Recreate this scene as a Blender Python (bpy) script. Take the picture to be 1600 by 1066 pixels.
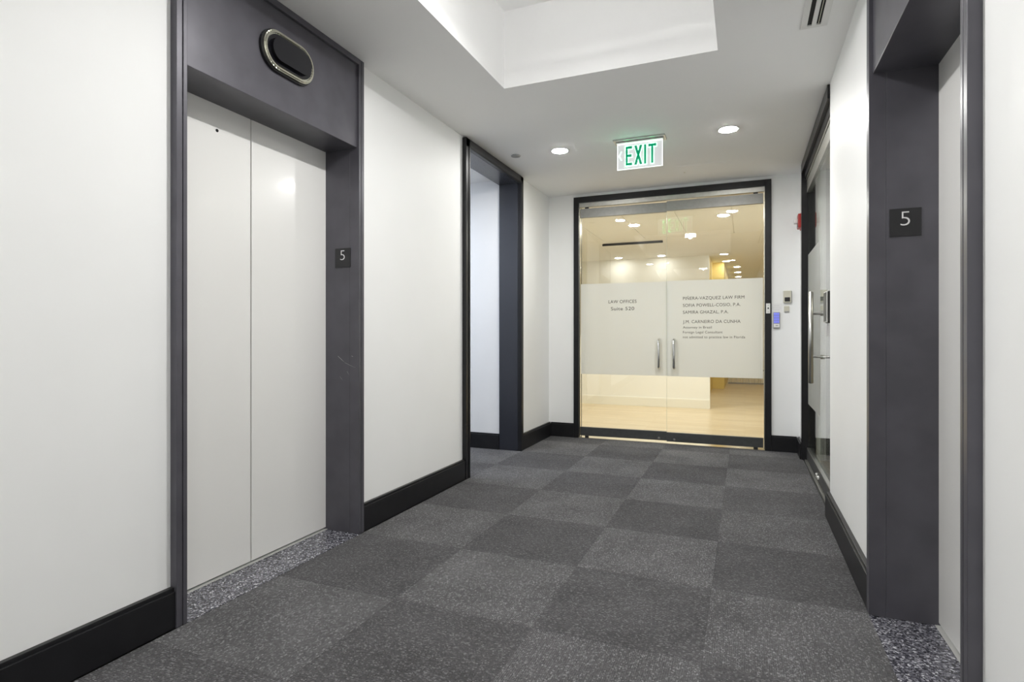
import bpy, bmesh, math, random
from mathutils import Vector, Matrix

for o in list(bpy.data.objects):
    bpy.data.objects.remove(o)
scene = bpy.context.scene
C = scene.collection
R = math.radians
random.seed(5)

# ------------------------------------------------------------------ camera
CAM_H = 1.10
F_PX = 886.5
YAW = 22.32
cam_d = bpy.data.cameras.new('camera')
cam = bpy.data.objects.new('camera', cam_d)
C.objects.link(cam)
cam.location = (0, 0, CAM_H)
cam.rotation_euler = (R(90), 0, R(YAW))
cam_d.sensor_fit = 'HORIZONTAL'
cam_d.sensor_width = 36.0
cam_d.lens = F_PX * 36.0 / 1600.0
cam_d.shift_y = -7.5 / 1600.0
cam_d.clip_start = 0.02
cam_d.clip_end = 100
scene.camera = cam

# ------------------------------------------------------------------ world, exposure
w = bpy.data.worlds.new('world')
scene.world = w
w.use_nodes = True
w.node_tree.nodes['Background'].inputs[0].default_value = (0.62, 0.72, 0.9, 1)
w.node_tree.nodes['Background'].inputs[1].default_value = 0.3
vs = scene.view_settings
vs.view_transform = 'Standard'
vs.look = 'None'
vs.exposure = 0.60
vs.gamma = 1.0
vs.use_curve_mapping = False

# light levels of the lamps built further down
PENDANT = 3000.0
PENDANT_RIM = 44.0
DOWNLIGHT = 340.0
OFFICE = 440.0
OFFICE_WASH = 33.0
SIDE_PANEL = 20.0
RIGHT_OFFICE = 45.0
scene.cycles.max_bounces = 12
scene.cycles.diffuse_bounces = 10
scene.cycles.transparent_max_bounces = 12

# ------------------------------------------------------------------ plan (metres)
XWL, XWR = -2.012, 0.480          # corridor wall faces
XCL, XCR = -1.979, 0.452          # faces of the dark casings
XDL, XDR = -2.210, 0.680          # elevator door planes
YB, YE = -5.2, 5.98               # rear wall, end wall
CEIL = 2.64
TX0, TX1, TY0, TY1, TZ = -1.385, -0.135, 0.92, 3.245, 3.12   # ceiling recess
LY0, LY1 = 1.541, 2.588           # left elevator clear opening
RY0, RY1 = 1.579, 2.605           # right elevator clear opening
OY0, OY1 = 3.961, 5.046           # cased opening
GY0, GY1 = 3.935, 5.650           # right glass doors
DX0, DX1 = -1.666, 0.177          # end glass doors
CW = 0.045                        # casing width

# ------------------------------------------------------------------ materials
def new_mat(name):
    m = bpy.data.materials.new(name)
    m.use_nodes = True
    nt = m.node_tree
    return m, nt, nt.nodes['Principled BSDF']

def N(nt, t, **kw):
    n = nt.nodes.new(t)
    for k, v in kw.items():
        setattr(n, k, v)
    return n

def lk(nt, a, b):
    nt.links.new(a, b)

def mat(name, col, rough=0.5, metal=0.0, spec=0.5, coat=0.0, var=0.0, vscale=3.0, bump=0.0, bscale=200.0):
    m, nt, b = new_mat(name)
    b.inputs['Base Color'].default_value = (*col, 1)
    b.inputs['Roughness'].default_value = rough
    b.inputs['Metallic'].default_value = metal
    b.inputs['Specular IOR Level'].default_value = spec
    b.inputs['Coat Weight'].default_value = coat
    b.inputs['Coat Roughness'].default_value = 0.08
    g = N(nt, 'ShaderNodeNewGeometry')
    if var:
        n = N(nt, 'ShaderNodeTexNoise')
        n.inputs['Scale'].default_value = vscale
        n.inputs['Detail'].default_value = 2
        lk(nt, g.outputs['Position'], n.inputs['Vector'])
        r = N(nt, 'ShaderNodeMapRange')
        r.inputs[1].default_value = 0.3
        r.inputs[2].default_value = 0.7
        r.inputs[3].default_value = 1 - var
        r.inputs[4].default_value = 1 + var
        lk(nt, n.outputs['Fac'], r.inputs[0])
        v = N(nt, 'ShaderNodeVectorMath', operation='SCALE')
        v.inputs[0].default_value = col
        lk(nt, r.outputs[0], v.inputs['Scale'])
        lk(nt, v.outputs[0], b.inputs['Base Color'])
    if bump:
        n2 = N(nt, 'ShaderNodeTexNoise')
        n2.inputs['Scale'].default_value = bscale
        n2.inputs['Detail'].default_value = 3
        lk(nt, g.outputs['Position'], n2.inputs['Vector'])
        bp = N(nt, 'ShaderNodeBump')
        bp.inputs['Strength'].default_value = bump
        bp.inputs['Distance'].default_value = 0.002
        lk(nt, n2.outputs['Fac'], bp.inputs['Height'])
        lk(nt, bp.outputs[0], b.inputs['Normal'])
    return m

def emit(name, col, s):
    m, nt, b = new_mat(name)
    b.inputs['Base Color'].default_value = (*col, 1)
    b.inputs['Emission Color'].default_value = (*col, 1)
    b.inputs['Emission Strength'].default_value = s
    return m

def glass_mat(name, tint=(0.97, 0.985, 0.975), refl=0.045, gain=1.0):
    """clear architectural glass: transparent body, Schlick reflection"""
    m, nt, b = new_mat(name)
    nt.nodes.remove(b)
    out = nt.nodes['Material Output']
    tr = N(nt, 'ShaderNodeBsdfTransparent'); tr.inputs[0].default_value = (*tint, 1)
    gl = N(nt, 'ShaderNodeBsdfGlossy'); gl.inputs['Roughness'].default_value = 0.0
    gl.inputs[0].default_value = (1, 1, 1, 1)
    lw = N(nt, 'ShaderNodeLayerWeight'); lw.inputs[0].default_value = 0.5
    p = N(nt, 'ShaderNodeMath', operation='POWER'); p.inputs[1].default_value = 5
    a = N(nt, 'ShaderNodeMath', operation='MULTIPLY_ADD'); a.inputs[1].default_value = (1 - refl) * gain; a.inputs[2].default_value = refl
    mx = N(nt, 'ShaderNodeMixShader')
    lk(nt, lw.outputs['Facing'], p.inputs[0]); lk(nt, p.outputs[0], a.inputs[0]); lk(nt, a.outputs[0], mx.inputs[0])
    lk(nt, tr.outputs[0], mx.inputs[1]); lk(nt, gl.outputs[0], mx.inputs[2]); lk(nt, mx.outputs[0], out.inputs[0])
    return m

def frost_mat():
    m, nt, b = new_mat('frosted_film')
    nt.nodes.remove(b)
    out = nt.nodes['Material Output']
    d = N(nt, 'ShaderNodeBsdfDiffuse'); d.inputs[0].default_value = (0.70, 0.71, 0.70, 1)
    t = N(nt, 'ShaderNodeBsdfTranslucent'); t.inputs[0].default_value = (0.90, 0.91, 0.91, 1)
    mx = N(nt, 'ShaderNodeMixShader'); mx.inputs[0].default_value = 0.70
    lk(nt, d.outputs[0], mx.inputs[1]); lk(nt, t.outputs[0], mx.inputs[2])
    gl = N(nt, 'ShaderNodeBsdfGlossy'); gl.inputs['Roughness'].default_value = 0.02
    m2 = N(nt, 'ShaderNodeMixShader'); m2.inputs[0].default_value = 0.03
    lk(nt, mx.outputs[0], m2.inputs[1]); lk(nt, gl.outputs[0], m2.inputs[2])
    lk(nt, m2.outputs[0], out.inputs[0])
    return m

def carpet_mat(name, base, along):
    m, nt, b = new_mat(name)
    b.inputs['Roughness'].default_value = 0.95
    b.inputs['Specular IOR Level'].default_value = 0.1
    b.inputs['Sheen Weight'].default_value = 0.1
    g = N(nt, 'ShaderNodeNewGeometry')
    mot = N(nt, 'ShaderNodeTexNoise'); mot.inputs['Scale'].default_value = 3.5; mot.inputs['Detail'].default_value = 5
    lk(nt, g.outputs['Position'], mot.inputs['Vector'])
    mp = N(nt, 'ShaderNodeMapping')
    mp.inputs['Scale'].default_value = (1.0, 0.7, 1) if along else (0.7, 1.0, 1)
    lk(nt, g.outputs['Position'], mp.inputs['Vector'])
    vo = N(nt, 'ShaderNodeTexVoronoi'); vo.inputs['Scale'].default_value = 225
    lk(nt, mp.outputs[0], vo.inputs['Vector'])
    sep = N(nt, 'ShaderNodeSeparateColor'); lk(nt, vo.outputs['Color'], sep.inputs[0])
    fl = N(nt, 'ShaderNodeMapRange'); fl.inputs[1].default_value = 0.55; fl.inputs[2].default_value = 1.0
    fl.inputs[3].default_value = 0.0; fl.inputs[4].default_value = 1.0
    lk(nt, sep.outputs[0], fl.inputs[0])
    pw = N(nt, 'ShaderNodeMath', operation='POWER'); pw.inputs[1].default_value = 2.2
    lk(nt, fl.outputs[0], pw.inputs[0])
    dk = N(nt, 'ShaderNodeMapRange'); dk.inputs[1].default_value = 0.0; dk.inputs[2].default_value = 1.0
    dk.inputs[3].default_value = 0.70; dk.inputs[4].default_value = 1.12
    lk(nt, sep.outputs[1], dk.inputs[0])
    mr = N(nt, 'ShaderNodeMapRange'); mr.inputs[1].default_value = 0.3; mr.inputs[2].default_value = 0.7
    mr.inputs[3].default_value = 0.80; mr.inputs[4].default_value = 1.2
    lk(nt, mot.outputs['Fac'], mr.inputs[0])
    a = N(nt, 'ShaderNodeMath', operation='MULTIPLY'); lk(nt, mr.outputs[0], a.inputs[0]); lk(nt, dk.outputs[0], a.inputs[1])
    a2 = N(nt, 'ShaderNodeMath', operation='MULTIPLY_ADD'); a2.inputs[1].default_value = 1.7
    lk(nt, pw.outputs[0], a2.inputs[0]); lk(nt, a.outputs[0], a2.inputs[2])
    oi = N(nt, 'ShaderNodeObjectInfo')
    orr = N(nt, 'ShaderNodeMapRange'); orr.inputs[3].default_value = 0.92; orr.inputs[4].default_value = 1.08
    lk(nt, oi.outputs['Random'], orr.inputs[0])
    a3 = N(nt, 'ShaderNodeMath', operation='MULTIPLY'); lk(nt, a2.outputs[0], a3.inputs[0]); lk(nt, orr.outputs[0], a3.inputs[1])
    v = N(nt, 'ShaderNodeVectorMath', operation='SCALE'); v.inputs[0].default_value = base
    lk(nt, a3.outputs[0], v.inputs['Scale']); lk(nt, v.outputs[0], b.inputs['Base Color'])
    wv = N(nt, 'ShaderNodeTexWave'); wv.bands_direction = 'X' if along else 'Y'
    wv.inputs['Scale'].default_value = 45; wv.inputs['Distortion'].default_value = 0.6
    lk(nt, g.outputs['Position'], wv.inputs['Vector'])
    ad = N(nt, 'ShaderNodeMath', operation='ADD'); lk(nt, wv.outputs['Fac'], ad.inputs[0]); lk(nt, sep.outputs[2], ad.inputs[1])
    bp = N(nt, 'ShaderNodeBump'); bp.inputs['Strength'].default_value = 0.5; bp.inputs['Distance'].default_value = 0.003
    lk(nt, ad.outputs[0], bp.inputs['Height']); lk(nt, bp.outputs[0], b.inputs['Normal'])
    return m

def granite_mat():
    m, nt, b = new_mat('granite')
    b.inputs['Roughness'].default_value = 0.22
    g = N(nt, 'ShaderNodeNewGeometry')
    ns = N(nt, 'ShaderNodeTexNoise'); ns.inputs['Scale'].default_value = 30
    lk(nt, g.outputs['Position'], ns.inputs['Vector'])
    vm = N(nt, 'ShaderNodeVectorMath', operation='MULTIPLY_ADD'); vm.inputs[1].default_value = (0.012, 0.012, 0.012)
    lk(nt, ns.outputs['Color'], vm.inputs[0]); lk(nt, g.outputs['Position'], vm.inputs[2])
    vo = N(nt, 'ShaderNodeTexVoronoi'); vo.inputs['Scale'].default_value = 165
    lk(nt, vm.outputs[0], vo.inputs['Vector'])
    sp = N(nt, 'ShaderNodeSeparateColor'); lk(nt, vo.outputs['Color'], sp.inputs[0])
    cr = N(nt, 'ShaderNodeValToRGB')
    e = cr.color_ramp.elements
    e[0].position = 0.0; e[0].color = (0.012, 0.012, 0.018, 1)
    e[1].position = 1.0; e[1].color = (0.62, 0.62, 0.66, 1)
    for p, c in ((0.28, (0.05, 0.05, 0.065, 1)), (0.6, (0.13, 0.13, 0.15, 1)), (0.88, (0.24, 0.24, 0.27, 1))):
        x = e.new(p); x.color = c
    lk(nt, sp.outputs[0], cr.inputs[0]); lk(nt, cr.outputs[0], b.inputs['Base Color'])
    return m

def wood_mat():
    m, nt, b = new_mat('light_oak')
    b.inputs['Roughness'].default_value = 0.33
    g = N(nt, 'ShaderNodeNewGeometry')
    br = N(nt, 'ShaderNodeTexBrick')
    br.inputs['Scale'].default_value = 1.0
    br.inputs['Brick Width'].default_value = 1.1; br.inputs['Row Height'].default_value = 0.09
    br.inputs['Mortar Size'].default_value = 0.0012; br.offset = 0.37
    br.inputs['Color1'].default_value = (0.74, 0.62, 0.43, 1)
    br.inputs['Color2'].default_value = (0.66, 0.53, 0.34, 1)
    br.inputs['Mortar'].default_value = (0.45, 0.33, 0.17, 1)
    lk(nt, g.outputs['Position'], br.inputs['Vector'])
    mp = N(nt, 'ShaderNodeMapping'); mp.inputs['Scale'].default_value = (1.2, 22, 1)
    lk(nt, g.outputs['Position'], mp.inputs['Vector'])
    ns = N(nt, 'ShaderNodeTexNoise'); ns.inputs['Scale'].default_value = 2.2; ns.inputs['Detail'].default_value = 5
    lk(nt, mp.outputs[0], ns.inputs['Vector'])
    mr = N(nt, 'ShaderNodeMapRange'); mr.inputs[3].default_value = 0.66; mr.inputs[4].default_value = 1.3
    lk(nt, ns.outputs['Fac'], mr.inputs[0])
    v = N(nt, 'ShaderNodeVectorMath', operation='SCALE')
    lk(nt, br.outputs['Color'], v.inputs[0]); lk(nt, mr.outputs[0], v.inputs['Scale'])
    lk(nt, v.outputs[0], b.inputs['Base Color'])
    return m

M = {
    'wall': mat('wall_paint', (0.87, 0.875, 0.868), 0.55, var=0.012, vscale=2.2),
    'ceil': mat('ceiling_paint', (0.95, 0.95, 0.945), 0.8, var=0.01),
    'slate': mat('slate_metal', (0.096, 0.093, 0.108), 0.36, metal=0.3, spec=0.5, var=0.10, vscale=9),
    'black': mat('black_trim', (0.0105, 0.0105, 0.012), 0.36, spec=0.38, var=0.15, vscale=14),
    'cream': mat('cream_laminate', (0.86, 0.855, 0.83), 0.26, spec=0.5, coat=0.25, var=0.008, vscale=1.5),
    'dark': mat('dark_gap', (0.01, 0.01, 0.01), 0.8),
    'alu': mat('brushed_aluminium', (0.62, 0.62, 0.60), 0.32, metal=1.0),
    'steel': mat('satin_steel', (0.50, 0.50, 0.47), 0.36, metal=0.85, var=0.06, vscale=30),
    'liner': mat('navy_black_liner', (0.020, 0.022, 0.030), 0.26, spec=0.7),
    'rail_top': mat('grey_rail', (0.30, 0.30, 0.285), 0.42, metal=0.5, var=0.05, vscale=30),
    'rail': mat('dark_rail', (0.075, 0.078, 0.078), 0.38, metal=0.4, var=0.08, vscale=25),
    'sill': mat('pale_metal_sill', (0.55, 0.55, 0.53), 0.5, metal=0.2),
    'chrome': mat('chrome', (0.8, 0.8, 0.78), 0.12, metal=1.0),
    'nickel': mat('brushed_nickel', (0.74, 0.73, 0.62), 0.22, metal=1.0),
    'lens': mat('black_lens', (0.008, 0.008, 0.011), 0.08, spec=0.5, coat=0.3),
    'plate': mat('black_plate', (0.012, 0.012, 0.014), 0.4),
    'white_ink': mat('white_numeral', (0.78, 0.78, 0.78), 0.5),
    'ink': mat('dark_lettering', (0.02, 0.02, 0.02), 0.5),
    'glass': glass_mat('clear_glass', refl=0.05),
    'glass_side': glass_mat('clear_glass_side', tint=(0.93, 0.955, 0.935), refl=0.05, gain=0.45),
    'glass_edge': mat('glass_edge', (0.62, 0.70, 0.62), 0.2),
    'frost': frost_mat(),
    'carpet_a': carpet_mat('carpet_lit_pile', (0.090, 0.089, 0.092), True),  # shading by pile direction put into the colour: lit tone
    'carpet_b': carpet_mat('carpet_shaded_pile', (0.067, 0.066, 0.069), False),  # same carpet, colour darkened to imitate shade on the turned pile
    'subfloor': mat('subfloor', (0.03, 0.03, 0.03), 0.9),
    'granite': granite_mat(),
    'wood': wood_mat(),
    'office_wall': mat('office_paint', (0.87, 0.86, 0.81), 0.6, var=0.01),
    'office_ceil': mat('office_ceiling_paint', (0.88, 0.87, 0.82), 0.8, var=0.01),
    'office_white': mat('office_white_trim', (0.84, 0.82, 0.74), 0.4),
    'yellow': mat('yellow_paint', (0.78, 0.62, 0.20), 0.6),
    'cool_wall': mat('side_wall_paint', (0.80, 0.80, 0.80), 0.6, var=0.01),
    'white_plastic': mat('white_plastic', (0.78, 0.78, 0.76), 0.4),
    'beige_plastic': mat('beige_plastic', (0.60, 0.58, 0.48), 0.45),
    'grey_plastic': mat('grey_plastic', (0.36, 0.36, 0.36), 0.4),
    'black_plastic': mat('black_plastic', (0.014, 0.014, 0.015), 0.35),
    'scuff': mat('bare_scuff', (0.42, 0.42, 0.42), 0.6),
    'paper': mat('paper', (0.82, 0.82, 0.82), 0.7),
    'faint': mat('faint_print', (0.68, 0.68, 0.70), 0.7),
    'blue_key': emit('blue_backlit_key', (0.22, 0.25, 0.85), 0.25),
    'blue_pad': mat('blue_keypad_face', (0.25, 0.27, 0.66), 0.4),
    'red': mat('red_plastic', (0.42, 0.035, 0.03), 0.4),
    'acrylic': None,
    'sign_glow': emit('lit_edge', (0.86, 1.0, 0.93), 0.95),
    'sign_line': emit('lit_letter_outline', (0.62, 1.0, 0.80), 0.85),
    'sign_green': emit('green_letter', (0.004, 0.26, 0.13), 0.5),
    'bulb': emit('pendant_disc', (1.0, 0.99, 0.975), PENDANT),
    'rim': emit('pendant_rim', (1.0, 0.99, 0.975), PENDANT_RIM),
    'lamp': emit('downlight_lens', (1.0, 0.985, 0.955), DOWNLIGHT),
    'lamp_dim': emit('dimmed_downlight_lens', (1.0, 0.985, 0.955), DOWNLIGHT * 0.55),
    'warm_lamp': emit('office_downlight_lens', (1.0, 0.985, 0.94), OFFICE),
    'wash_lamp': emit('wall_washer_lens', (1.0, 0.985, 0.94), OFFICE_WASH),
    'right_lamp': emit('right_office_lens', (1.0, 0.93, 0.78), RIGHT_OFFICE),
    'cool_panel': emit('added_daylight_panel', (0.78, 0.86, 1.0), SIDE_PANEL),  # glow of the added panel, in place of passage daylight
}
def acrylic():
    m, nt, b = new_mat('acrylic')
    nt.nodes.remove(b)
    out = nt.nodes['Material Output']
    tr = N(nt, 'ShaderNodeBsdfTransparent'); tr.inputs[0].default_value = (0.92, 0.92, 0.93, 1)
    d = N(nt, 'ShaderNodeBsdfDiffuse'); d.inputs[0].default_value = (0.62, 0.60, 0.62, 1)
    e = N(nt, 'ShaderNodeEmission'); e.inputs[0].default_value = (0.92, 0.95, 0.97, 1); e.inputs[1].default_value = 0.50
    a = N(nt, 'ShaderNodeAddShader'); lk(nt, d.outputs[0], a.inputs[0]); lk(nt, e.outputs[0], a.inputs[1])
    mx = N(nt, 'ShaderNodeMixShader'); mx.inputs[0].default_value = 0.35
    lk(nt, tr.outputs[0], mx.inputs[1]); lk(nt, a.outputs[0], mx.inputs[2]); lk(nt, mx.outputs[0], out.inputs[0])
    return m
M['acrylic'] = acrylic()
for k_ in ('blue_key', 'sign_glow', 'sign_line', 'sign_green', 'acrylic'):
    M[k_].cycles.emission_sampling = 'NONE'

# ------------------------------------------------------------------ helpers
def mesh_obj(name, bm, material, parent=None, loc=(0, 0, 0), smooth=False):
    me = bpy.data.meshes.new(name)
    bm.normal_update()
    bm.to_mesh(me); bm.free()
    if smooth:
        for p in me.polygons:
            p.use_smooth = True
    me.materials.append(material)
    o = bpy.data.objects.new(name, me)
    C.objects.link(o)
    o.location = loc
    if parent:
        o.parent = parent
    return o

def bm_box(bm, x0, x1, y0, y1, z0, z1, bevel=0.0, seg=2):
    t = bmesh.new()
    bmesh.ops.create_cube(t, size=1.0)
    sx, sy, sz = x1 - x0, y1 - y0, z1 - z0
    for v in t.verts:
        v.co = Vector(((x0 + x1) / 2 + v.co.x * sx, (y0 + y1) / 2 + v.co.y * sy, (z0 + z1) / 2 + v.co.z * sz))
    if bevel:
        bmesh.ops.bevel(t, geom=list(t.edges), offset=bevel, segments=seg, affect='EDGES', profile=0.5)
    tm = bpy.data.meshes.new('tmp'); t.to_mesh(tm); t.free()
    bm.from_mesh(tm); bpy.data.meshes.remove(tm)

def pw(parent):
    return Vector(parent['at']) if parent is not None and 'at' in parent else Vector((0, 0, 0))

def boxes(name, lst, material, parent=None, bevel=0.0, smooth=False):
    """world-space boxes joined into ONE mesh object whose origin is at the middle of its underside"""
    x0 = min(min(b[0], b[1]) for b in lst); x1 = max(max(b[0], b[1]) for b in lst)
    y0 = min(min(b[2], b[3]) for b in lst); y1 = max(max(b[2], b[3]) for b in lst)
    z0 = min(min(b[4], b[5]) for b in lst)
    c = Vector(((x0 + x1) / 2, (y0 + y1) / 2, z0))
    bm = bmesh.new()
    for b in lst:
        bx0, bx1 = sorted(b[0:2]); by0, by1 = sorted(b[2:4]); bz0, bz1 = sorted(b[4:6])
        bm_box(bm, bx0 - c.x, bx1 - c.x, by0 - c.y, by1 - c.y, bz0 - c.z, bz1 - c.z, bevel)
    base = Vector((0, 0, 0))
    p = parent
    while p is not None:
        base += p.location; p = p.parent
    return mesh_obj(name, bm, material, parent, c - base, smooth)

def box(name, x0, x1, y0, y1, z0, z1, material, parent=None, bevel=0.0):
    return boxes(name, [(x0, x1, y0, y1, z0, z1)], material, parent, bevel)

def empty(name, loc=(0, 0, 0), parent=None):
    o = bpy.data.objects.new(name, None)
    C.objects.link(o)
    o.empty_display_size = 0.1
    o.location = loc
    if parent:
        o.parent = parent
    return o

def tag(o, label, cat, group=None):
    o['label'] = label; o['category'] = cat
    if group:
        o['group'] = group
    return o

def struct(o, label=None, cat=None):
    o['kind'] = 'structure'
    if label:
        o['label'] = label
    if cat:
        o['category'] = cat
    return o

def cyl(bm, p0, p1, r0, r1=None, n=20, caps=True):
    r1 = r0 if r1 is None else r1
    p0, p1 = Vector(p0), Vector(p1)
    d = (p1 - p0)
    q = d.to_track_quat('Z', 'Y')
    a = [bm.verts.new(p0 + q @ Vector((r0 * math.cos(2 * math.pi * i / n), r0 * math.sin(2 * math.pi * i / n), 0))) for i in range(n)]
    b = [bm.verts.new(p1 + q @ Vector((r1 * math.cos(2 * math.pi * i / n), r1 * math.sin(2 * math.pi * i / n), 0))) for i in range(n)]
    for i in range(n):
        bm.faces.new((a[i], a[(i + 1) % n], b[(i + 1) % n], b[i]))
    if caps:
        bm.faces.new(a[::-1]); bm.faces.new(b)

def lathe(bm, prof, n=32):
    """profile of (radius, z) turned about the local z axis"""
    rings = []
    for r, z in prof:
        if r < 1e-6:
            rings.append([bm.verts.new((0, 0, z))])
        else:
            rings.append([bm.verts.new((r * math.cos(2 * math.pi * i / n), r * math.sin(2 * math.pi * i / n), z)) for i in range(n)])
    for a, b in zip(rings, rings[1:]):
        for i in range(n):
            j = (i + 1) % n
            if len(a) == 1 and len(b) == 1:
                continue
            if len(a) == 1:
                bm.faces.new((a[0], b[j], b[i]))
            elif len(b) == 1:
                bm.faces.new((a[i], a[j], b[0]))
            else:
                bm.faces.new((a[i], a[j], b[j], b[i]))
    bmesh.ops.recalc_face_normals(bm, faces=bm.faces)

def tube(bm, pts, r, n=14):
    """bent tube through pts"""
    pts = [Vector(p) for p in pts]
    rings = []
    for i, p in enumerate(pts):
        if i == 0:
            d = pts[1] - p
        elif i == len(pts) - 1:
            d = p - pts[i - 1]
        else:
            d = (pts[i + 1] - p).normalized() + (p - pts[i - 1]).normalized()
        q = d.normalized().to_track_quat('Z', 'X')
        rings.append([bm.verts.new(p + q @ Vector((r * math.cos(2 * math.pi * k / n), r * math.sin(2 * math.pi * k / n), 0))) for k in range(n)])
    for a, b in zip(rings, rings[1:]):
        # match the closest vertex so rings do not twist
        off = min(range(n), key=lambda s: (a[0].co - b[s].co).length)
        for k in range(n):
            bm.faces.new((a[k], a[(k + 1) % n], b[(k + 1 + off) % n], b[(k + off) % n]))
    bm.faces.new(rings[0][::-1]); bm.faces.new(rings[-1])
    bmesh.ops.recalc_face_normals(bm, faces=bm.faces)

def text_mesh(s, x0, z_base, width, cap, depth=0.001, offset=0.0, align_h=True):
    """lettering in the local XZ plane, facing -Y, fitted to width and cap height"""
    cu = bpy.data.curves.new('t', 'FONT')
    cu.body = s; cu.size = 1.0; cu.resolution_u = 4; cu.offset = offset; cu.extrude = 0.5
    cu.space_character = 1.06
    o = bpy.data.objects.new('t', cu)
    C.objects.link(o)
    bpy.context.view_layer.update()
    dg = bpy.context.evaluated_depsgraph_get()
    me = bpy.data.meshes.new_from_object(o.evaluated_get(dg))
    bpy.data.objects.remove(o); bpy.data.curves.remove(cu)
    xs = [v.co.x for v in me.vertices]
    lo, hi = min(xs), max(xs)
    capu = 0.7
    sx = width / (hi - lo); sz = cap / capu
    for v in me.vertices:
        x, y, z = v.co
        v.co = ((x - lo) * sx + x0, -z * depth, y * sz + z_base)
    bm = bmesh.new(); bm.from_mesh(me); bpy.data.meshes.remove(me)
    bmesh.ops.recalc_face_normals(bm, faces=bm.faces)
    return bm

def stadium(bm, hw, hh, d0, d1, n=16, hole=None):
    """pill outline in YZ extruded along X from d0 to d1 (optional pill hole -> ring)"""
    def loop(hw, hh, x):
        r = hh; L = hw - r; v = []
        for i in range(n + 1):
            a = -math.pi / 2 + math.pi * i / n
            v.append((x, L + r * math.cos(a), r * math.sin(a)))
        for i in range(n + 1):
            a = math.pi / 2 + math.pi * i / n
            v.append((x, -L + r * math.cos(a), r * math.sin(a)))
        return v
    A = [bm.verts.new(p) for p in loop(hw, hh, d0)]
    B = [bm.verts.new(p) for p in loop(hw, hh, d1)]
    k = len(A)
    for i in range(k):
        bm.faces.new((A[i], A[(i + 1) % k], B[(i + 1) % k], B[i]))
    if hole:
        A2 = [bm.verts.new(p) for p in loop(hole[0], hole[1], d0)]
        B2 = [bm.verts.new(p) for p in loop(hole[0], hole[1], d1)]
        for i in range(k):
            j = (i + 1) % k
            bm.faces.new((A2[i], B2[i], B2[j], A2[j]))
            bm.faces.new((B[i], B[j], B2[j], B2[i]))
            bm.faces.new((A[i], A2[i], A2[j], A[j]))
    else:
        bm.faces.new(A[::-1]); bm.faces.new(B)
    bmesh.ops.recalc_face_normals(bm, faces=bm.faces)

# ================================================================== STRUCTURE
WT = 0.18
# floor slab + carpet tiles
fl = struct(box('floor', XWL - 3.2, XWR + 0.02, YB - 0.2, YE + 0.02, -0.12, -0.008, M['subfloor']))
T = 0.61
bm = bmesh.new(); bm_box(bm, -T / 2 + .0002, T / 2 - .0002, -T / 2 + .0002, T / 2 - .0002, -0.008, 0.0, 0.0006, 1)
me_a = bpy.data.meshes.new('carpet_tile'); bm.to_mesh(me_a); bm.free(); me_b = me_a.copy()
me_a.materials.append(M['carpet_a']); me_b.materials.append(M['carpet_b'])
def clip_tile(x0, x1, y0, y1, m):
    bm = bmesh.new(); cx, cy = (x0 + x1) / 2, (y0 + y1) / 2
    bm_box(bm, x0 - cx + .0002, x1 - cx - .0002, y0 - cy + .0002, y1 - cy - .0002, -0.008, 0.0, 0.0006, 1)
    me = bpy.data.meshes.new('carpet_tile'); bm.to_mesh(me); bm.free(); me.materials.append(m)
    return me, cx, cy
GX, GY = -1.965, 2.01
for i in range(-5, 5):
    for j in range(-12, 7):
        x0, x1, y0, y1 = GX + i * T, GX + (i + 1) * T, GY + j * T, GY + (j + 1) * T
        lim = [(-2.0 if i >= -1 else -9, XWR, YB, YE)]
        if i < 0:                                   # side passage only
            X0, X1, Y0, Y1 = -4.9, -1.965, 3.0, OY1 + 0.02
            if i == -1:
                # sliver beside the corridor walls, inside the cased opening
                Y0 = OY0 - 0.02
        else:
            X0, X1, Y0, Y1 = -1.9785, XWR, YB, YE - 0.01
        a0, a1, b0, b1 = max(x0, X0), min(x1, X1), max(y0, Y0), min(y1, Y1)
        if i == 0:
            a0 = -1.9785
        if i == -1:
            a1 = -1.9785
        if a1 - a0 < 0.004 or b1 - b0 < 0.01:
            continue
        dark = (i + j) % 2 == 0
        # (i=2 column, j=0) is a dark tile in the photograph
        full = abs(a1 - a0 - T) < 1e-6 and abs(b1 - b0 - T) < 1e-6
        if full:
            me, cx, cy = (me_b if dark else me_a), (a0 + a1) / 2, (b0 + b1) / 2
        else:
            me, cx, cy = clip_tile(a0, a1, b0, b1, M['carpet_b'] if dark else M['carpet_a'])
        o = bpy.data.objects.new('carpet_tile', me); C.objects.link(o); o.parent = fl
        o.location = Vector((cx, cy, 0)) - fl.location

# ceiling with the recess
RY_0, RY_1 = -3.86, -1.54        # twin recess further back in the lobby
ce = struct(boxes('ceiling', [
    (XWL - 0.2, TX0, YB - .2, YE + .15, CEIL, TZ + .1), (TX1, XWR + 0.2, YB - .2, YE + .15, CEIL, TZ + .1),
    (TX0, TX1, YB - .2, RY_0, CEIL, TZ + .1), (TX0, TX1, RY_1, TY0, CEIL, TZ + .1), (TX0, TX1, TY1, YE + .15, CEIL, TZ + .1),
    (TX0, TX1, TY0, TY1, TZ, TZ + .1), (TX0, TX1, RY_0, RY_1, TZ, TZ + .1)], M['ceil']))

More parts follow.
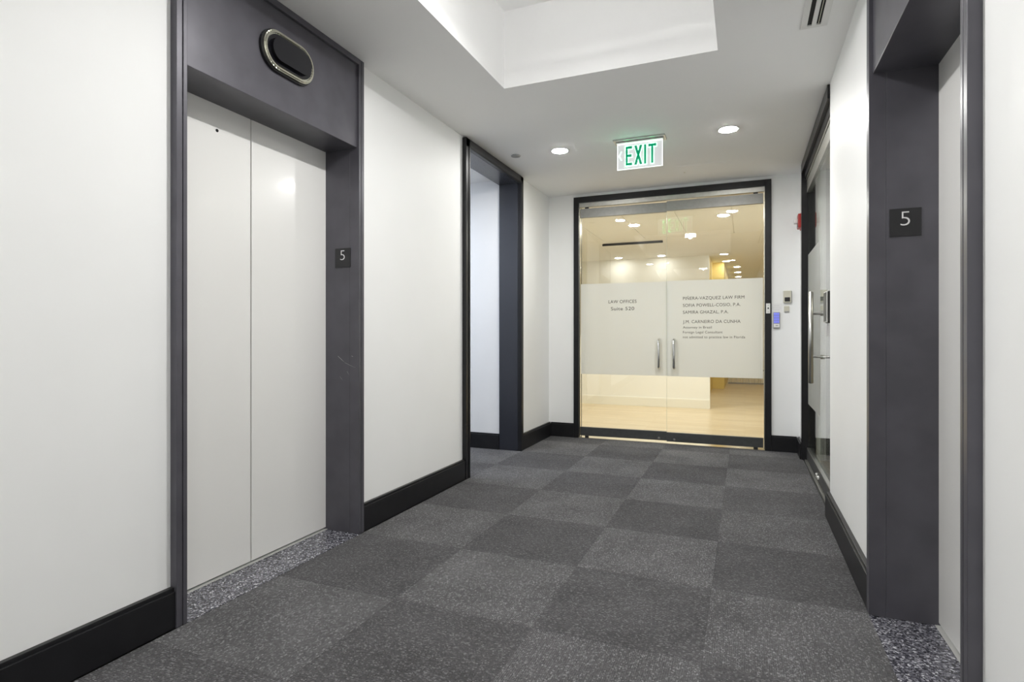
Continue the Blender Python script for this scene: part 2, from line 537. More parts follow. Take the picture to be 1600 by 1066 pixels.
# left wall: segments around the elevator and the cased opening
def wall_run(name, segs, m):
    for sg in segs:
        struct(box(name, *sg, m))
wall_run('wall_left', [
    (XWL - WT, XWL, YB, LY0 - CW + .004, 0, CEIL), (XWL - WT, XWL, LY1 + CW - .004, OY0 - CW - .02, 0, CEIL),
    (XWL - WT, XWL, OY1 + CW + .02, YE, 0, CEIL), (XWL - WT, XWL, OY0 - CW - .02, OY1 + CW + .02, 2.605, CEIL)], M['wall'])
wall_run('wall_right', [
    (XWR, XWR + WT, YB, RY0 - CW + .004, 0, CEIL), (XWR, XWR + WT, RY1 + CW - .004, GY0 - 0.0, 0, CEIL),
    (XWR, XWR + WT, GY1 + .02, YE + .12, 0, CEIL)], M['wall'])
struct(boxes('wall_end', [
    (XWL - WT, DX0 - .03, YE, YE + .12, 0, CEIL), (DX1 + .03, XWR, YE, YE + .12, 0, CEIL),
    (DX0 - .03, DX1 + .03, YE, YE + .12, 2.575, CEIL)], M['wall']))
struct(box('wall_rear', XWL - WT, XWR + WT, YB - .15, YB, 0, CEIL, M['wall']))

# baseboards: board with a slimmer cap on top
def base_x(name, xw, side, segs, h=0.152):
    l = []
    for y0, y1 in segs:
        l.append((xw, xw + side * 0.027, y0, y1, 0, h - 0.014))
        l.append((xw, xw + side * 0.020, y0, y1, h - 0.016, h))
    return struct(boxes(name, l, M['black'], bevel=0.0018))
def base_y(name, yw, segs, h=0.152, side=-1):
    l = []
    for x0, x1 in segs:
        l.append((x0, x1, yw, yw + side * 0.024, 0, h - 0.014))
        l.append((x0, x1, yw, yw + side * 0.016, h - 0.016, h))
    return struct(boxes(name, l, M['black'], bevel=0.0018))
base_x('baseboard_left', XWL, 1, [(YB, LY0 - CW), (LY1 + CW, OY0 - CW - .022), (OY1 + CW + .022, YE)])
base_x('baseboard_right', XWR, -1, [(YB, RY0 - CW), (RY1 + CW, GY0), (GY1 + .022, YE)])
base_y('baseboard_end', YE, [(XWL + .027, DX0 - .057), (DX1 + .057, XWR - .027)])

# ------------------------------------------------------------------ side passage through the cased opening
PX0 = -5.0
struct(box('wall_passage_far', PX0, XWL - WT, OY1 + .014, OY1 + .15, 0, CEIL, M['cool_wall']))
struct(box('wall_passage_near', PX0, XWL - WT, 2.86, 3.0, 0, CEIL, M['cool_wall']))
struct(box('wall_passage_side', PX0 - .15, PX0, 2.86, OY1 + .15, 0, CEIL, M['cool_wall']))
struct(box('ceiling', PX0, XWL - .2, 2.86, OY1 + .15, CEIL - .02, CEIL + .1, M['ceil']))
base_y('baseboard_passage', OY1 + .014, [(PX0, -2.207)])
tr = struct(empty('trim_1', (XCL, (OY0 + OY1) / 2, 0)))
HZ = 2.563
for y0, y1 in ((OY0 - CW - .022, OY0), (OY1, OY1 + CW + .022)):
    boxes('casing', [(XWL - .001, XCL, y0, y1, 0, 2.628), (XCL - .002, XCL + .006, *((y1 - .022, y1 - .004) if y0 < 4.5 else (y0 + .004, y0 + .022)), 0, 2.58)], M['black'], tr, 0.002)
boxes('head_casing', [(XWL - .001, XCL, OY0 - CW - .02, OY1 + CW + .02, HZ, 2.632), (XCL - .002, XCL + .006, OY0 - .02, OY1 + .02, HZ + .004, HZ + .022)], M['black'], tr, 0.002)
box('jamb_liner', -2.206, XWL - .0012, OY0 - .02, OY0, 0, HZ + .02, M['liner'], tr, 0.001)
box('jamb_liner', -2.206, XWL - .0012, OY1, OY1 + .0135, 0, HZ + .02, M['liner'], tr, 0.001)
box('head_liner', -2.206, XWL - .0012, OY0 - .02, OY1 + .0135, HZ, HZ + .02, M['liner'], tr, 0.001)

# ================================================================== ELEVATORS
def elevator(name, label, side, xw, xc, xd, y0, y1, hz, plate_x, sill_label):
    """side = +1: opening in the left wall (faces +X), -1: in the right wall"""
    s = side
    t = tag(empty(name, (xc, (y0 + y1) / 2, 0)), label, 'elevator', 'elevator entrances')
    top = CEIL - .002
    for ya, yb, inner in ((y0 - CW, y0, y0), (y1, y1 + CW, y1)):
        d = -1 if inner == y0 else 1
        # stepped casing: outer band, groove, inner bead
        boxes('casing', [(xw - s * .03, xc, *sorted((inner + d * .021, inner + d * CW)), 0, top),
                         (xw - s * .03, xc - s * .006, *sorted((inner + d * .016, inner + d * .022)), 0, top),
                         (xw - s * .03, xc, *sorted((inner, inner + d * .017)), 0, top)], M['slate'], t, 0.0016)
    boxes('head_casing', [(xw - s * .03, xc, y0, y1, 2.606, top)], M['slate'], t, 0.0016)
    box('fascia_panel', xc - s * .014, xd - s * .01, y0, y1, hz, 2.606, M['slate'], t, 0.0015)
    box('jamb_panel', xw - s * .0302, xd - s * .03, y0 - .016, y0, 0.0, hz + .02, M['slate'], t, 0.001)
    box('jamb_panel', xw - s * .0302, xd - s * .03, y1, y1 + .016, 0.0, hz + .02, M['slate'], t, 0.001)
    ym = (y0 + y1) / 2 - (0.005 if s > 0 else 0)
    for a, b in ((y0 - .03, ym - .003), (ym + .003, y1 + .03)):
        dp = box('door_panel', xd, xd - s * .035, a, b, 0.012, hz + .06, M['cream'], t, 0.0015)
        if (a < ym) == True:
            cyl_bm = bmesh.new(); cyl(cyl_bm, (0, 0, 0), (s * .0015, 0, 0), .0075, n=14)
            hole = mesh_obj('release_hole', cyl_bm, M['dark'], dp)
            hole.location = Vector((xd, y0 + .327, hz - .117)) - (dp.location + t.location)
    box('door_gap', xd - s * .02, xd - s * .03, ym - .004, ym + .004, .012, hz + .05, M['dark'], t)
    box('granite_sill', xc - s * .0005, xd + s * .012, y0, y1, -0.02, 0.001, M['granite'], t)
    box('metal_sill', xd + s * .012, xd - s * .04, y0 - .016, y1 + .016, -0.02, 0.003, M['sill'], t)
    # floor number on the far jamb
    np_ = box('number_plate', plate_x, plate_x + .104, y1 - .004, y1, 1.486, 1.594, M['plate'], t, 0.0008)
    tb = text_mesh('5', -0.0155, 0.041, .031, .057, .0012, -0.016)
    n5 = mesh_obj('numeral', tb, M['white_ink'], np_)
    n5.location = (-.001, -0.0022, 0)
    return t

el = elevator('elevator_entrance', 'cream double elevator doors in dark slate frame with pill-shaped lantern above', 1, XWL, XCL, XDL, LY0, LY1, 2.148, -2.140, '')
er = elevator('elevator_entrance', 'elevator entrance at right edge, cream doors seen edge-on in slate frame', -1, XWR, XCR, XDR, RY0, RY1, 2.132, 0.521, '')

# scuffs on the left elevator's far jamb
def scratch(p, q, wd):
    d = Vector((q[0] - p[0], 0, q[1] - p[1])); n = Vector((-d.z, 0, d.x)).normalized() * wd
    bm = bmesh.new(); y = -.0003
    vs_ = [bm.verts.new(c) for c in (Vector((0, y, 0)) - n, d * .5 + Vector((0, y, 0)) - n * 1.3, d + Vector((0, y, 0)), d * .5 + Vector((0, y, 0)) + n, Vector((0, y, 0)) + n)]
    bm.faces.new(vs_)
    o = mesh_obj('scratch', bm, M['scuff'], el)
    o.location = Vector((p[0], LY1, p[1])) - el.location
for p_, q_, w_ in (((-2.124, .988), (-2.075, .951), .0011), ((-2.075, .951), (-1.998, .922), .0006), ((-2.110, .873), (-2.088, .850), .0005), ((-2.062, .905), (-2.045, .880), .0005), ((-2.03, .99), (-2.018, .985), .0009)):
    scratch(p_, q_, w_)

# hall lantern on the left elevator fascia
hl = empty('hall_lantern', Vector((XCL - .014, 2.063, 2.405)) - el.location, el)
hl_bm = bmesh.new(); stadium(hl_bm, .163, .095, 0, .014)
HB = mesh_obj('lantern_base', hl_bm, M['black_plastic'], hl)
hl_bm = bmesh.new(); stadium(hl_bm, .157, .089, .006, .030, hole=(.138, .070))
bmesh.ops.bevel(hl_bm, geom=[e for e in hl_bm.edges if all(abs(v.co.x - .030) < 1e-5 for v in e.verts)], offset=.006, segments=3, affect='EDGES')
mesh_obj('bezel', hl_bm, M['nickel'], hl, smooth=False)
hl_bm = bmesh.new(); stadium(hl_bm, .138, .070, .004, .044)
bmesh.ops.bevel(hl_bm, geom=[e for e in hl_bm.edges if all(abs(v.co.x - .044) < 1e-5 for v in e.verts)], offset=.016, segments=4, affect='EDGES')
mesh_obj('dark_lens', hl_bm, M['lens'], hl)

# ================================================================== END GLASS DOORS
d1 = struct(empty('door_1', ((DX0 + DX1) / 2, YE, 0)))
FZ = 2.545
for x0, x1 in ((DX0 - .057, DX0), (DX1, DX1 + .057)):
    box('frame_post', x0, x1, YE - .022, YE + .11, 0, 2.606, M['black'], d1, 0.0015)
box('frame_head', DX0, DX1, YE - .022, YE + .11, FZ, 2.606, M['black'], d1, 0.0015)
box('header_channel', DX0, DX1, YE + .0, YE + .055, 2.497, FZ, M['steel'], d1, 0.001)
box('edge_strip', DX0, DX0 + .008, YE + .01, YE + .05, 0.01, 2.497, M['nickel'], d1)
box('edge_strip', DX1 - .008, DX1, YE + .01, YE + .05, 0.01, 2.497, M['nickel'], d1)
box('threshold', DX0, DX1, YE - .012, YE + .12, -.02, .004, M['nickel'], d1)

def leaf(name, hinge, width, rotz, sgn):
    """glass leaf in local coordinates: x runs from the hinge (sgn = direction), y = 0 is the corridor face"""
    gw = sorted((sgn * .004, sgn * (width - .003)))
    bm = bmesh.new(); bm_box(bm, gw[0], gw[1], 0.012, 0.024, .11, 2.39)
    g = mesh_obj(name, bm, M['glass'], d1)
    g.location = Vector((hinge[0], hinge[1], 0)) - d1.location
    g.rotation_euler = (0, 0, R(rotz))
    def part(n, x0, x1, y0, y1, z0, z1, m, bev=0.0):
        bm = bmesh.new(); a, b = sorted((x0, x1)); bm_box(bm, a, b, y0, y1, z0, z1, bev)
        return mesh_obj(n, bm, m, g)
    part('bottom_rail', sgn * .002, sgn * (width - .002), .002, .034, .022, .115, M['rail'], .0015)
    part('top_rail', sgn * .002, sgn * (width - .002), .002, .034, 2.385, 2.483, M['rail_top'], .0015)
    part('frosted_band', sgn * .004, sgn * (width - .0035), .0105, .0118, .690, 1.665, M['frost'])
    e = sgn * (width - .003)
    part('polished_edge', e, e + sgn * .0006, 0.012, 0.024, .115, 2.385, M['glass_edge'])
    # pull handle, corridor side and office side
    hx = sgn * (width - .078)
    for ys in (-1, 1):
        y0 = .012 if ys < 0 else .024
        yo = y0 + ys * .055
        bm = bmesh.new()
        r = .015
        pts = [(hx, y0, .775), (hx, y0 + ys * .030, .775), (hx, y0 + ys * .046, .780), (hx, yo, .797), (hx, yo, .92), (hx, yo, 1.043), (hx, y0 + ys * .046, 1.060), (hx, y0 + ys * .030, 1.065), (hx, y0, 1.065)]
        tube(bm, pts, r)
        mesh_obj('pull_handle', bm, M['chrome'], g, smooth=True)
    bm = bmesh.new(); cyl(bm, (hx, .0025, .048), (hx, -.006, .048), .014, .012, 18)
    mesh_obj('lock_cylinder', bm, M['chrome'], g)
    bm = bmesh.new(); bm_box(bm, *sorted((sgn * .05, sgn * .09)), .008, .03, .004, .024, .002)
    mesh_obj('floor_pivot', bm, M['black_plastic'], g)
    bm = bmesh.new(); bm_box(bm, *sorted((sgn * .05, sgn * .09)), .008, .03, 2.482, 2.498, .002)
    mesh_obj('top_pivot', bm, M['black_plastic'], g)
    return g
HXL, HXR = DX0 + .010, DX1 - .010
LW = (HXR - HXL) / 2
gl_l = leaf('glass_leaf', (HXL, YE + .005), LW, 2.1, 1)
gl_r = leaf('glass_leaf', (HXR, YE + .005), LW, 0.6, -1)
def letter(g, hx, s, xw0, zc, width, cap):
    bm = text_mesh(s, xw0 - hx, zc - cap / 2, width, cap, .0006, 0.0)
    o = mesh_obj('lettering', bm, M['ink'], g)
    o.location = (0, .0098, 0)
letter(gl_l, HXL, 'LAW OFFICES', -1.349, 1.468, .295, .034)
letter(gl_l, HXL, 'Suite 520', -1.324, 1.393, .246, .036)
for s, zc, x1, cap in (('PIÑERA-VAZQUEZ LAW FIRM', 1.484, -.005, .031), ('SOFIA POWELL-COSIO, P.A.', 1.413, -.040, .031),
                       ('SAMIRA GHAZAL, P.A.', 1.343, -.152, .031), ('J.M. CARNEIRO DA CUNHA', 1.247, -.040, .031),
                       ('Attorney in Brazil', 1.190, -.306, .024), ('Foreign Legal Consultant', 1.141, -.205, .024),
                       ('not admitted to practice law in Florida', 1.092, .002, .024)):
    letter(gl_r, HXR, s, -.582, zc, x1 + .582, cap)

# ================================================================== RIGHT GLASS DOORS
d2 = struct(empty('door_2', (.52, (GY0 + GY1) / 2, 0)))
XG = .520
box('frame_post', XCR + .014, XG + .06, GY1, GY1 + .05, 0, CEIL - .003, M['black'], d2, .0015)
box('frame_post', XWR + .003, XG + .06, GY0 + .001, GY0 + .022, 0, CEIL - .003, M['black'], d2, .0015)
boxes('frame_head', [(XCR + .014, XG + .06, GY0 + .001, GY1, 2.552, CEIL - .003), (XG - .028, XG + .05, GY0 + .022, GY1, 2.50, 2.552)], M['black'], d2, .0015)
box('header_channel', XG - .018, XG + .03, GY0 + .022, GY1, 2.486, 2.5, M['steel'], d2, .001)
box('threshold', XG - .03, XG + .05, GY0, GY1, -.02, .004, M['steel'], d2)
GM = 4.79
for a, b in ((GY0 + .026, GM - .003), (GM + .003, GY1 - .004)):
    g = box('glass_leaf', XG, XG + .012, a, b, .11, 2.39, M['glass'] if a < 4.5 else M['glass_side'], d2)
    box('top_rail', XG - .012, XG + .024, a, b, 2.372, 2.478, M['steel'], g, .0015)
    box('bottom_rail', XG - .014, XG + .026, a, b, .016, .105, M['rail'], g, .0015)
    if a > 4.5:
        box('frosted_band', XG - .0016, XG - .0004, a, b, .50, 1.82, M['frost'], g)
    box('rail_cap', XG - .012, XG + .024, a, b, .105, .113, M['alu'], g, .001)
    if a < 4.5:
        near = g
    else:
        far = g
def gpart(name, bm, m, g, smooth=False):
    o = mesh_obj(name, bm, m, g, smooth=smooth)
    o.location = -(g.location + d2.location)
    return o
# long pull bar on the near leaf
bm = bmesh.new(); cyl(bm, (.445, 4.66, .755), (.445, 4.66, 1.425), .016, n=24)
bmesh.ops.bevel(bm, geom=[e for e in bm.edges if len([f for f in e.link_faces if len(f.verts) > 6]) == 1], offset=.004, segments=2, affect='EDGES')
gpart('pull_bar', bm, M['alu'], near, True)
for z in (.949, 1.263):
    bm = bmesh.new(); cyl(bm, (.445, 4.66, z), (XG, 4.66, z), .009, n=18); cyl(bm, (XG - .014, 4.66, z), (XG + .001, 4.66, z), .016, n=20)
    gpart('standoff', bm, M['chrome'], near, False)
for yy in (4.76, 4.86):
    bm = bmesh.new(); cyl(bm, (XG - .013, yy, .05), (XG - .026, yy, .05), .015, .013, 18)
    gpart('lock_cylinder', bm, M['chrome'], near if yy < GM else far)
# keypad lock with white rim and dangling tag on the near leaf
lo = tag(empty('glass_door_lock', (XG, 4.20, 1.18)), 'black electronic lock with white rim on the right glass door', 'lock')
box('lock_body', XG - .030, XG - .001, 4.13, 4.27, 1.185, 1.392, M['black_plastic'], lo, .009)
box('white_rim', XG - .036, XG - .029, 4.128, 4.272, 1.190, 1.390, M['white_plastic'], lo, .003)
box('lock_face', XG - .038, XG - .035, 4.136, 4.264, 1.196, 1.384, M['black_plastic'], lo, .001)
box('mounting_bracket', XG - .02, XG - .0005, 4.262, 4.30, 1.20, 1.36, M['black_plastic'], lo, .004)
tg = tag(box('paper_tag', XG - .030, XG - .012, 4.190, 4.193, 1.10, 1.168, M['paper'], None, .0008), 'small white tag hanging below the black door lock', 'tag')
bm = bmesh.new(); tube(bm, [(0, 0, .068), (0, .004, .08), (0, .0, .094), (0, -.004, .08), (0, 0, .068)], .0012, 6)
so = mesh_obj('tag_string', bm, M['grey_plastic'], tg)

# ================================================================== CEILING FITTINGS
def downlight(x, y, z, label, group, lens_mat, r=.078, cat='downlight', drop=.008):
    t = tag(empty('recessed_downlight', (x, y, z)), label, cat, group)
    bm = bmesh.new(); lathe(bm, [(r * .80, .002), (r * .80, -.003), (r * .9, -.005), (r, -.003), (r, .001)], 32)
    mesh_obj('trim_ring', bm, M['white_plastic'], t, smooth=True)
    bm = bmesh.new(); lathe(bm, [(0, -drop), (r * .5, -drop), (r * .72, -drop * .85), (r * .80, -.0015), (r * .80, .0015)], 20)
    mesh_obj('lamp_lens', bm, lens_mat, t, smooth=True)
    return t
downlight(-1.420, 4.507, CEIL, 'round lit downlight in ceiling left of the exit sign', 'corridor downlights', M['lamp'])
downlight(-0.114, 4.515, CEIL, 'round lit downlight in ceiling right of the exit sign', 'corridor downlights', M['lamp'])
downlight(-1.420, -0.31, CEIL, 'round lit downlight over the camera position on the left', 'corridor downlights', M['lamp_dim'])
downlight(-0.114, -0.31, CEIL, 'round lit downlight over the camera position on the right', 'corridor downlights', M['lamp_dim'])

# pendants in the two ceiling recesses (above and behind the frame; the lobby's main lamps)
def pendant(x, y, label):
    pl = tag(empty('pendant_lamp', (x, y, 2.742)), label, 'lamp', 'recess pendants')
    bm = bmesh.new(); lathe(bm, [(0, .378), (.05, .378), (.05, .363), (.012, .356), (.0, .356)], 28)
    mesh_obj('canopy', bm, M['white_plastic'], pl, smooth=False)
    bm = bmesh.new(); cyl(bm, (0, 0, .36), (0, 0, .085), .003, n=10)
    mesh_obj('cord', bm, M['white_plastic'], pl)
    bm = bmesh.new(); lathe(bm, [(0, .09), (.03, .085), (.085, .07), (.085, .062), (0, .062)], 24)
    mesh_obj('lamp_cap', bm, M['white_plastic'], pl)
    bm = bmesh.new(); lathe(bm, [(.083, .062), (.083, .004)], 16)
    mesh_obj('glowing_rim', bm, M['rim'], pl)
    bm = bmesh.new(); lathe(bm, [(.0255, .002), (.083, .004), (.083, .006), (.0255, .005)], 24)
    mesh_obj('lamp_base', bm, M['white_plastic'], pl)
    bm = bmesh.new()
    c0 = bm.verts.new((0, 0, 0)); rr = [bm.verts.new((.026 * math.cos(2 * math.pi * i / 16), .026 * math.sin(2 * math.pi * i / 16), 0)) for i in range(16)]
    for i in range(16):
        bm.faces.new((c0, rr[(i + 1) % 16], rr[i]))
    mesh_obj('lamp_disc', bm, M['bulb'], pl)
pendant(-.762, 2.08, 'small round disc pendant in the ceiling recess between the elevators')
pendant(-.762, -2.70, 'small round disc pendant in the rear ceiling recess')

# sprinkler cover
bm = bmesh.new(); lathe(bm, [(0, -.012), (.03, -.012), (.040, -.009), (.042, -.004), (.036, -.003), (.036, .001), (0, .001)], 32)
tag(mesh_obj('sprinkler_cover', bm, M['grey_plastic'], None, (-1.805, 4.483, CEIL)), 'small grey round sprinkler cover plate on ceiling by the dark opening', 'sprinkler')

# linear slot diffuser
v = tag(empty('slot_diffuser', (.315, 2.45, CEIL)), 'white two-slot air vent in ceiling near the right elevator', 'vent')
VY0, VY1 = 1.75, 3.172
def vb(n, x0, x1, y0, y1, z0, z1, m, b=0.0):
    return box(n, x0, x1, y0, y1, z0, z1, m, v, b)
vb('backing', .262, .368, VY0 + .01, VY1 - .01, CEIL - .0015, CEIL - .0002, M['dark'])
vb('frame_strip', .255, .284, VY0, VY1, CEIL - .008, CEIL - .0005, M['white_plastic'], .001)
vb('frame_strip', .304, .324, VY0, VY1, CEIL - .008, CEIL - .0005, M['white_plastic'], .001)
vb('frame_strip', .344, .374, VY0, VY1, CEIL - .008, CEIL - .0005, M['white_plastic'], .001)
vb('end_strip', .255, .374, VY1 - .022, VY1 + .002, CEIL - .0085, CEIL - .0005, M['white_plastic'], .001)
vb('end_strip', .255, .374, VY0 - .002, VY0 + .022, CEIL - .0085, CEIL - .0005, M['white_plastic'], .001)
vb('deflector', .3325, .3355, VY0 + .02, VY1 - .02, CEIL - .005, CEIL - .0012, M['beige_plastic'])

# access panel
ap = tag(empty('access_panel', (-.345, 5.54, CEIL)), 'faint white access hatch in ceiling above the glass doors', 'hatch')
box('panel_frame', -.575, -.115, 5.32, 5.76, CEIL - .0015, CEIL - .0001, M['ceil'], ap, .0005)
box('panel_door', -.555, -.150, 5.34, 5.74, CEIL - .003, CEIL - .0012, M['ceil'], ap, .0005)
bm = bmesh.new(); cyl(bm, (0, 0, -.003), (0, 0, -.005), .008, n=14)
kk = mesh_obj('key_latch', bm, M['beige_plastic'], ap); kk.location = (-.18, .0, 0)

# exit sign
ex = tag(empty('exit_sign', (-.761, 4.48, CEIL)), 'green edge-lit EXIT sign hanging from ceiling with left arrow', 'exit sign')
def eb(n, x0, x1, y0, y1, z0, z1, m, b=0.0):
    return box(n, x0, x1, y0, y1, z0, z1, m, ex, b)
boxes('canopy', [(-.960, -.562, 4.42, 4.54, CEIL - .012, CEIL), (-.945, -.577, 4.45, 4.51, CEIL - .022, CEIL - .01)], M['alu'], ex, .002)
eb('acrylic_panel', -.934, -.588, 4.477, 4.483, 2.417, CEIL - .02, M['acrylic'], .001)
for q in ((-.9365, -.9335, 2.417, CEIL - .02), (-.5885, -.5855, 2.417, CEIL - .02), (-.9365, -.5855, 2.4135, 2.417), (-.934, -.588, CEIL - .028, CEIL - .021)):
    eb('lit_edge', q[0], q[1], 4.4765, 4.4835, q[2], q[3], M['sign_glow'])
def letters_bm(grow):
    """EXIT as plain block strokes; grow widens every stroke outwards"""
    bm = bmesh.new()
    H, g = .150, grow
    def slab(pts, y0, y1):
        a = [bm.verts.new((p[0], y0, p[1])) for p in pts]; b = [bm.verts.new((p[0], y1, p[1])) for p in pts]
        k = len(pts)
        bm.faces.new(a); bm.faces.new(b[::-1])
        for i in range(k):
            bm.faces.new((a[i], b[i], b[(i + 1) % k], a[(i + 1) % k]))
    def rect(x0, x1, z0, z1):
        slab([(x0 - g, z0 - g), (x1 + g, z0 - g), (x1 + g, z1 + g), (x0 - g, z1 + g)], 0, 1)
    st = .016
    rect(0, st, 0, H); rect(0, .050, 0, .020); rect(0, .046, .066, .086); rect(0, .050, H - .020, H)           # E
    for m in (1, -1):                                                                                        # X
        cx = .098; hw = .031
        slab([(cx - m * hw - m * (g), -g), (cx - m * hw + m * (st + .003) + m * g, -g), (cx + m * hw + m * g, H + g), (cx + m * hw - m * (st + .003) - m * g, H + g)], 0, 1)
    rect(.143, .143 + st, 0, H)                                                                              # I
    rect(.176, .236, H - .020, H); rect(.197, .197 + st, 0, H)                                               # T
    return bm
for nm, gr, y0, y1, m in (('letter_outline', .0062, -.0042, -.0034, M['sign_line']), ('letter_fill', 0.0, -.0060, -.0043, M['sign_green']),
                          ('letter_outline', .0062, .0034, .0042, M['sign_line']), ('letter_fill', 0.0, .0043, .0060, M['sign_green'])):
    bm = letters_bm(gr)
    for vv in bm.verts:
        vv.co.y = y0 if vv.co.y < .5 else y1
        vv.co.x -= .118; vv.co.z += 0
    bmesh.ops.recalc_face_normals(bm, faces=bm.faces)
    o = mesh_obj(nm, bm, m, ex); o.location = (.010, 0, 2.443 - CEIL)
# chevron
bm = bmesh.new()
P_ = [(.030, .072), (.018, .072), (0, .036), (.018, 0), (.030, 0), (.013, .036)]
Q_ = [(.0255, .0685), (.0202, .0685), (.0042, .036), (.0202, .0035), (.0255, .0035), (.0085, .036)]
a = [bm.verts.new((p[0], 0, p[1])) for p in P_]; b = [bm.verts.new((p[0], 0, p[1])) for p in Q_]
for i in range(6):
    bm.faces.new((a[i], a[(i + 1) % 6], b[(i + 1) % 6], b[i]))
r = bmesh.ops.extrude_face_region(bm, geom=list(bm.faces))
for e in r['geom']:
    if isinstance(e, bmesh.types.BMVert):
        e.co.y -= .0012
bmesh.ops.recalc_face_normals(bm, faces=bm.faces)
o = mesh_obj('arrow', bm, M['sign_line'], ex); o.location = (-.165, -.0034, 2.487 - CEIL)

# ================================================================== WALL DEVICES (end wall, right of the glass doors)
k = tag(empty('keypad', (.279, YE, 1.178)), 'slim grey keypad with blue backlit keys on white end wall', 'keypad')
box('housing', .250, .308, YE - .022, YE, 1.178, 1.330, M['grey_plastic'], k, .003)
box('key_field', .254, .304, YE - .0235, YE - .021, 1.222, 1.326, M['blue_pad'], k, .001)
for i in range(3):
    for j in range(4):
        box('key', .2565 + i * .0160, .2565 + i * .0160 + .012, YE - .026, YE - .023, 1.227 + j * .025, 1.227 + j * .025 + .018, M['blue_key'], k, .001)
box('badge', .254, .304, YE - .024, YE - .021, 1.184, 1.218, M['white_plastic'], k, .001)
box('badge_print', .270, .292, YE - .0245, YE - .0238, 1.198, 1.205, M['grey_plastic'], k)
pn = tag(empty('notice_paper', (.281, YE, 1.335)), 'small white paper notice taped above the blue keypad', 'paper')
box('sheet', .236, .328, YE - .0012, YE - .0002, 1.336, 1.412, M['paper'], pn)
for zz, a, b in ((1.392, .256, .306), (1.376, .246, .318), (1.360, .244, .320), (1.350, .260, .304)):
    box('print_line', a, b, YE - .0016, YE - .0011, zz - .002, zz + .002, M['faint'], pn)
th = tag(empty('wall_sensor', (.370, YE, 1.418)), 'beige wall box with dark window above small beige switch', 'sensor')
box('housing', .337, .404, YE - .03, YE, 1.419, 1.531, M['beige_plastic'], th, .003)
box('dark_window', .348, .394, YE - .0325, YE - .029, 1.428, 1.468, M['black_plastic'], th, .001)
box('side_shell', .398, .409, YE - .022, YE, 1.42, 1.53, M['grey_plastic'], th, .002)
sw = tag(empty('wall_switch', (.366, YE, 1.328)), 'small square beige switch plate below the beige wall box', 'switch')
box('plate', .344, .389, YE - .012, YE, 1.328, 1.386, M['beige_plastic'], sw, .002)
box('lip', .347, .384, YE - .015, YE - .011, 1.330, 1.338, M['grey_plastic'], sw, .001)
cr = tag(empty('door_release', (.206, YE - .022, 1.316)), 'white plate with black button on black door frame', 'button')
box('plate', .187, .224, YE - .030, YE - .0222, 1.318, 1.414, M['white_plastic'], cr, .002)
bm = bmesh.new(); cyl(bm, (0, 0, 0), (0, -.004, 0), .007, n=16)
o = mesh_obj('button', bm, M['black_plastic'], cr); o.location = (0, -.008, .052)
for zz in (.018, .078):
    bm = bmesh.new(); cyl(bm, (0, 0, 0), (0, -.0015, 0), .0035, n=10)
    o = mesh_obj('screw', bm, M['grey_plastic'], cr); o.location = (0, -.008, zz)

# fire alarm on the short piece of right wall
fa = tag(empty('fire_alarm', (XWR, 5.80, 2.07)), 'red fire alarm strobe on wall corner by right glass doors', 'alarm')
boxes('housing', [(XWR - .012, XWR, 5.735, 5.865, 2.075, 2.22), (XWR - .034, XWR - .01, 5.742, 5.858, 2.085, 2.212)], M['red'], fa, .004)
box('strobe_lens', XWR - .066, XWR - .032, 5.772, 5.828, 2.128, 2.172, M['white_plastic'], fa, .009)
box('speaker_grille', XWR - .037, XWR - .033, 5.760, 5.840, 2.094, 2.118, M['black_plastic'], fa, .001)

# ================================================================== OFFICE BEYOND THE END DOORS
OX0, OX1 = -3.4, 1.1
OC = 2.64
struct(boxes('floor', [(OX0 - .1, OX1 + .1, YE + .02, 16.6, -.12, 0.0)], M['wood']))
struct(box('wall_office_left', OX0 - .1, OX0, YE + .12, 11.4, 0, OC, M['office_wall']))
struct(box('wall_office_right', OX1, OX1 + .1, YE + .12, 16.6, 0, OC, M['office_wall']))
struct(boxes('wall_office_front', [(OX0, XWL - WT, YE, YE + .12, 0, OC), (XWR + WT, OX1, YE, YE + .12, 0, OC)], M['office_wall']))
struct(box('wall_office_back', OX0, -.63, 11.4, 11.52, 0, OC, M['office_wall']))
struct(box('wall_office_return', -.75, -.63, 11.52, 12.6, 0, OC, M['yellow']))
struct(box('wall_office_yellow', -.75, -.40, 12.6, 12.72, 0, OC, M['yellow']))
struct(box('wall_office_hall', -.50, -.40, 12.72, 16.5, 0, OC, M['yellow']))
struct(box('wall_office_far', -.5, OX1, 16.5, 16.6, 0, OC, M['office_wall']))
cg = struct(boxes('ceiling', [(OX0 - .1, OX1 + .1, YE + .15, 9.07, OC + .012, OC + .1), (OX0 - .1, OX1 + .1, 9.07, 16.6, OC, OC + .1)], M['office_ceil']))
PW = .655
for i in range(-5, 3):
    for (y0, y1) in ((YE + .15, 7.27), (7.27, 9.07)):
        x0 = max(-.15 + i * PW, OX0); x1 = min(-.15 + (i + 1) * PW, OX1)
        if x1 - x0 < .05:
            continue
        box('ceiling_panel', x0 + .005, x1 - .005, y0 + .005, y1 - .005, OC, OC + .011, M['office_ceil'], cg, .002)
# low partition with white baseboard
lp = tag(empty('low_partition', (-1.7, 9.11, 0)), 'cream low partition wall standing on the oak floor behind the glass doors', 'partition')
box('body', OX0 + .02, -.49, 9.06, 9.18, 0, 1.06, M['office_wall'], lp, .002)
box('cap_board', OX0 + .02, -.47, 9.04, 9.20, 1.06, 1.09, M['office_white'], lp, .003)
boxes('skirting', [(OX0 + .02, -.488, 9.042, 9.062, 0, .132), (OX0 + .02, -.488, 9.048, 9.062, .128, .142)], M['office_white'], lp, .002)
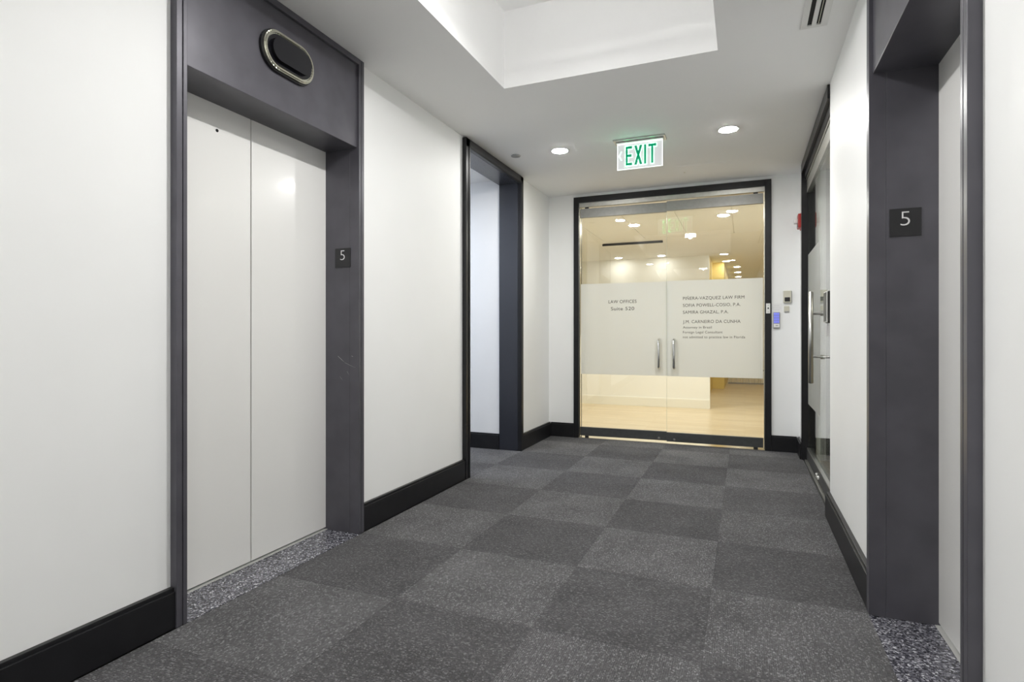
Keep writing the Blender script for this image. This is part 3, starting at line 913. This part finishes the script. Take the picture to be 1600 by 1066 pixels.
# slot diffuser in office ceiling
sd = tag(empty('linear_bar', (-1.71, 9.345, OC)), 'thin black linear bar on office ceiling seen through left glass leaf', 'ceiling bar')
box('bar_body', -2.20, -1.22, 9.325, 9.365, OC - .036, OC - .004, M['dark'], sd, .002)
box('mounting_strip', -2.19, -1.23, 9.332, 9.358, OC - .004, OC, M['black_plastic'], sd)
OL = 'office downlights beyond the glass doors'
for x, y, lb in ((-1.42, 7.92, 'lit office downlight behind the left glass leaf near exit sign reflection'), (-.255, 7.70, 'lit office downlight high behind the right glass leaf'),
                 (-2.30, 11.12, 'office downlight washing the cream back wall, left of two'), (-1.476, 11.12, 'office downlight washing the cream back wall, right of two'),
                 (-.36, 11.34, 'nearest downlight of the row in the yellow office hall'), (-.355, 12.42, 'second downlight of the row in the yellow office hall'),
                 (-.355, 13.52, 'third downlight of the row in the yellow office hall'), (-.357, 14.69, 'fourth downlight of the row in the yellow office hall'),
                 (-.369, 15.8, 'farthest downlight of the row in the yellow office hall')):
    xx = x if y < 12.5 else -.16
    downlight(xx, y, OC, lb, OL, M['wash_lamp'] if y > 11 else M['warm_lamp'], .085)
# slatted grille at the hall's far end
rg = tag(empty('floor_grille', (-.02, 14.1, 0)), 'low grey slatted grille standing on oak floor at far end of office', 'grille')
box('top_bar', -.36, .40, 14.08, 14.16, .30, .34, M['grey_plastic'], rg, .002)
box('bottom_bar', -.36, .40, 14.08, 14.16, .0, .03, M['grey_plastic'], rg, .002)
for i in range(20):
    box('slat', -.35 + i * .038, -.332 + i * .038, 14.09, 14.15, .03, .30, M['white_plastic'], rg)

# ================================================================== ROOM BEHIND THE RIGHT GLASS DOORS
RX1 = 3.2
struct(box('floor', XG + .05, RX1, 3.0, YE + .02, -.12, 0.0, M['wood']))
struct(boxes('wall_suite', [(XWR + WT, RX1, 2.88, 3.0, 0, CEIL), (RX1, RX1 + .1, 2.88, YE + .1, 0, CEIL), (OX1, RX1 + .1, YE + .02, YE + .12, 0, CEIL)], M['office_wall']))
struct(box('wall_suite_end', XWR + WT + .002, RX1, YE - .06, YE - .001, 0, CEIL, M['rail']))  # wall coloured dark to stand in for the dimness behind the glass
struct(box('ceiling', XWR + .2, RX1 + .1, 2.88, YE + .12, CEIL, CEIL + .1, M['office_ceil']))
downlight(1.6, 4.6, CEIL, 'lit downlight in the suite behind the right glass doors', 'suite downlights', M['right_lamp'], .09)

# added panel, out of view, standing in for daylight in the side passage
cp = tag(empty('added_panel_light', (-3.3, 3.9, CEIL - .02)), 'added cool white ceiling panel standing in for daylight in the side passage', 'light')
box('panel_frame', -3.62, -2.98, 3.58, 4.22, CEIL - .04, CEIL - .0205, M['white_plastic'], cp, .002)
box('diffuser', -3.59, -3.01, 3.61, 4.19, CEIL - .043, CEIL - .0395, M['cool_panel'], cp)
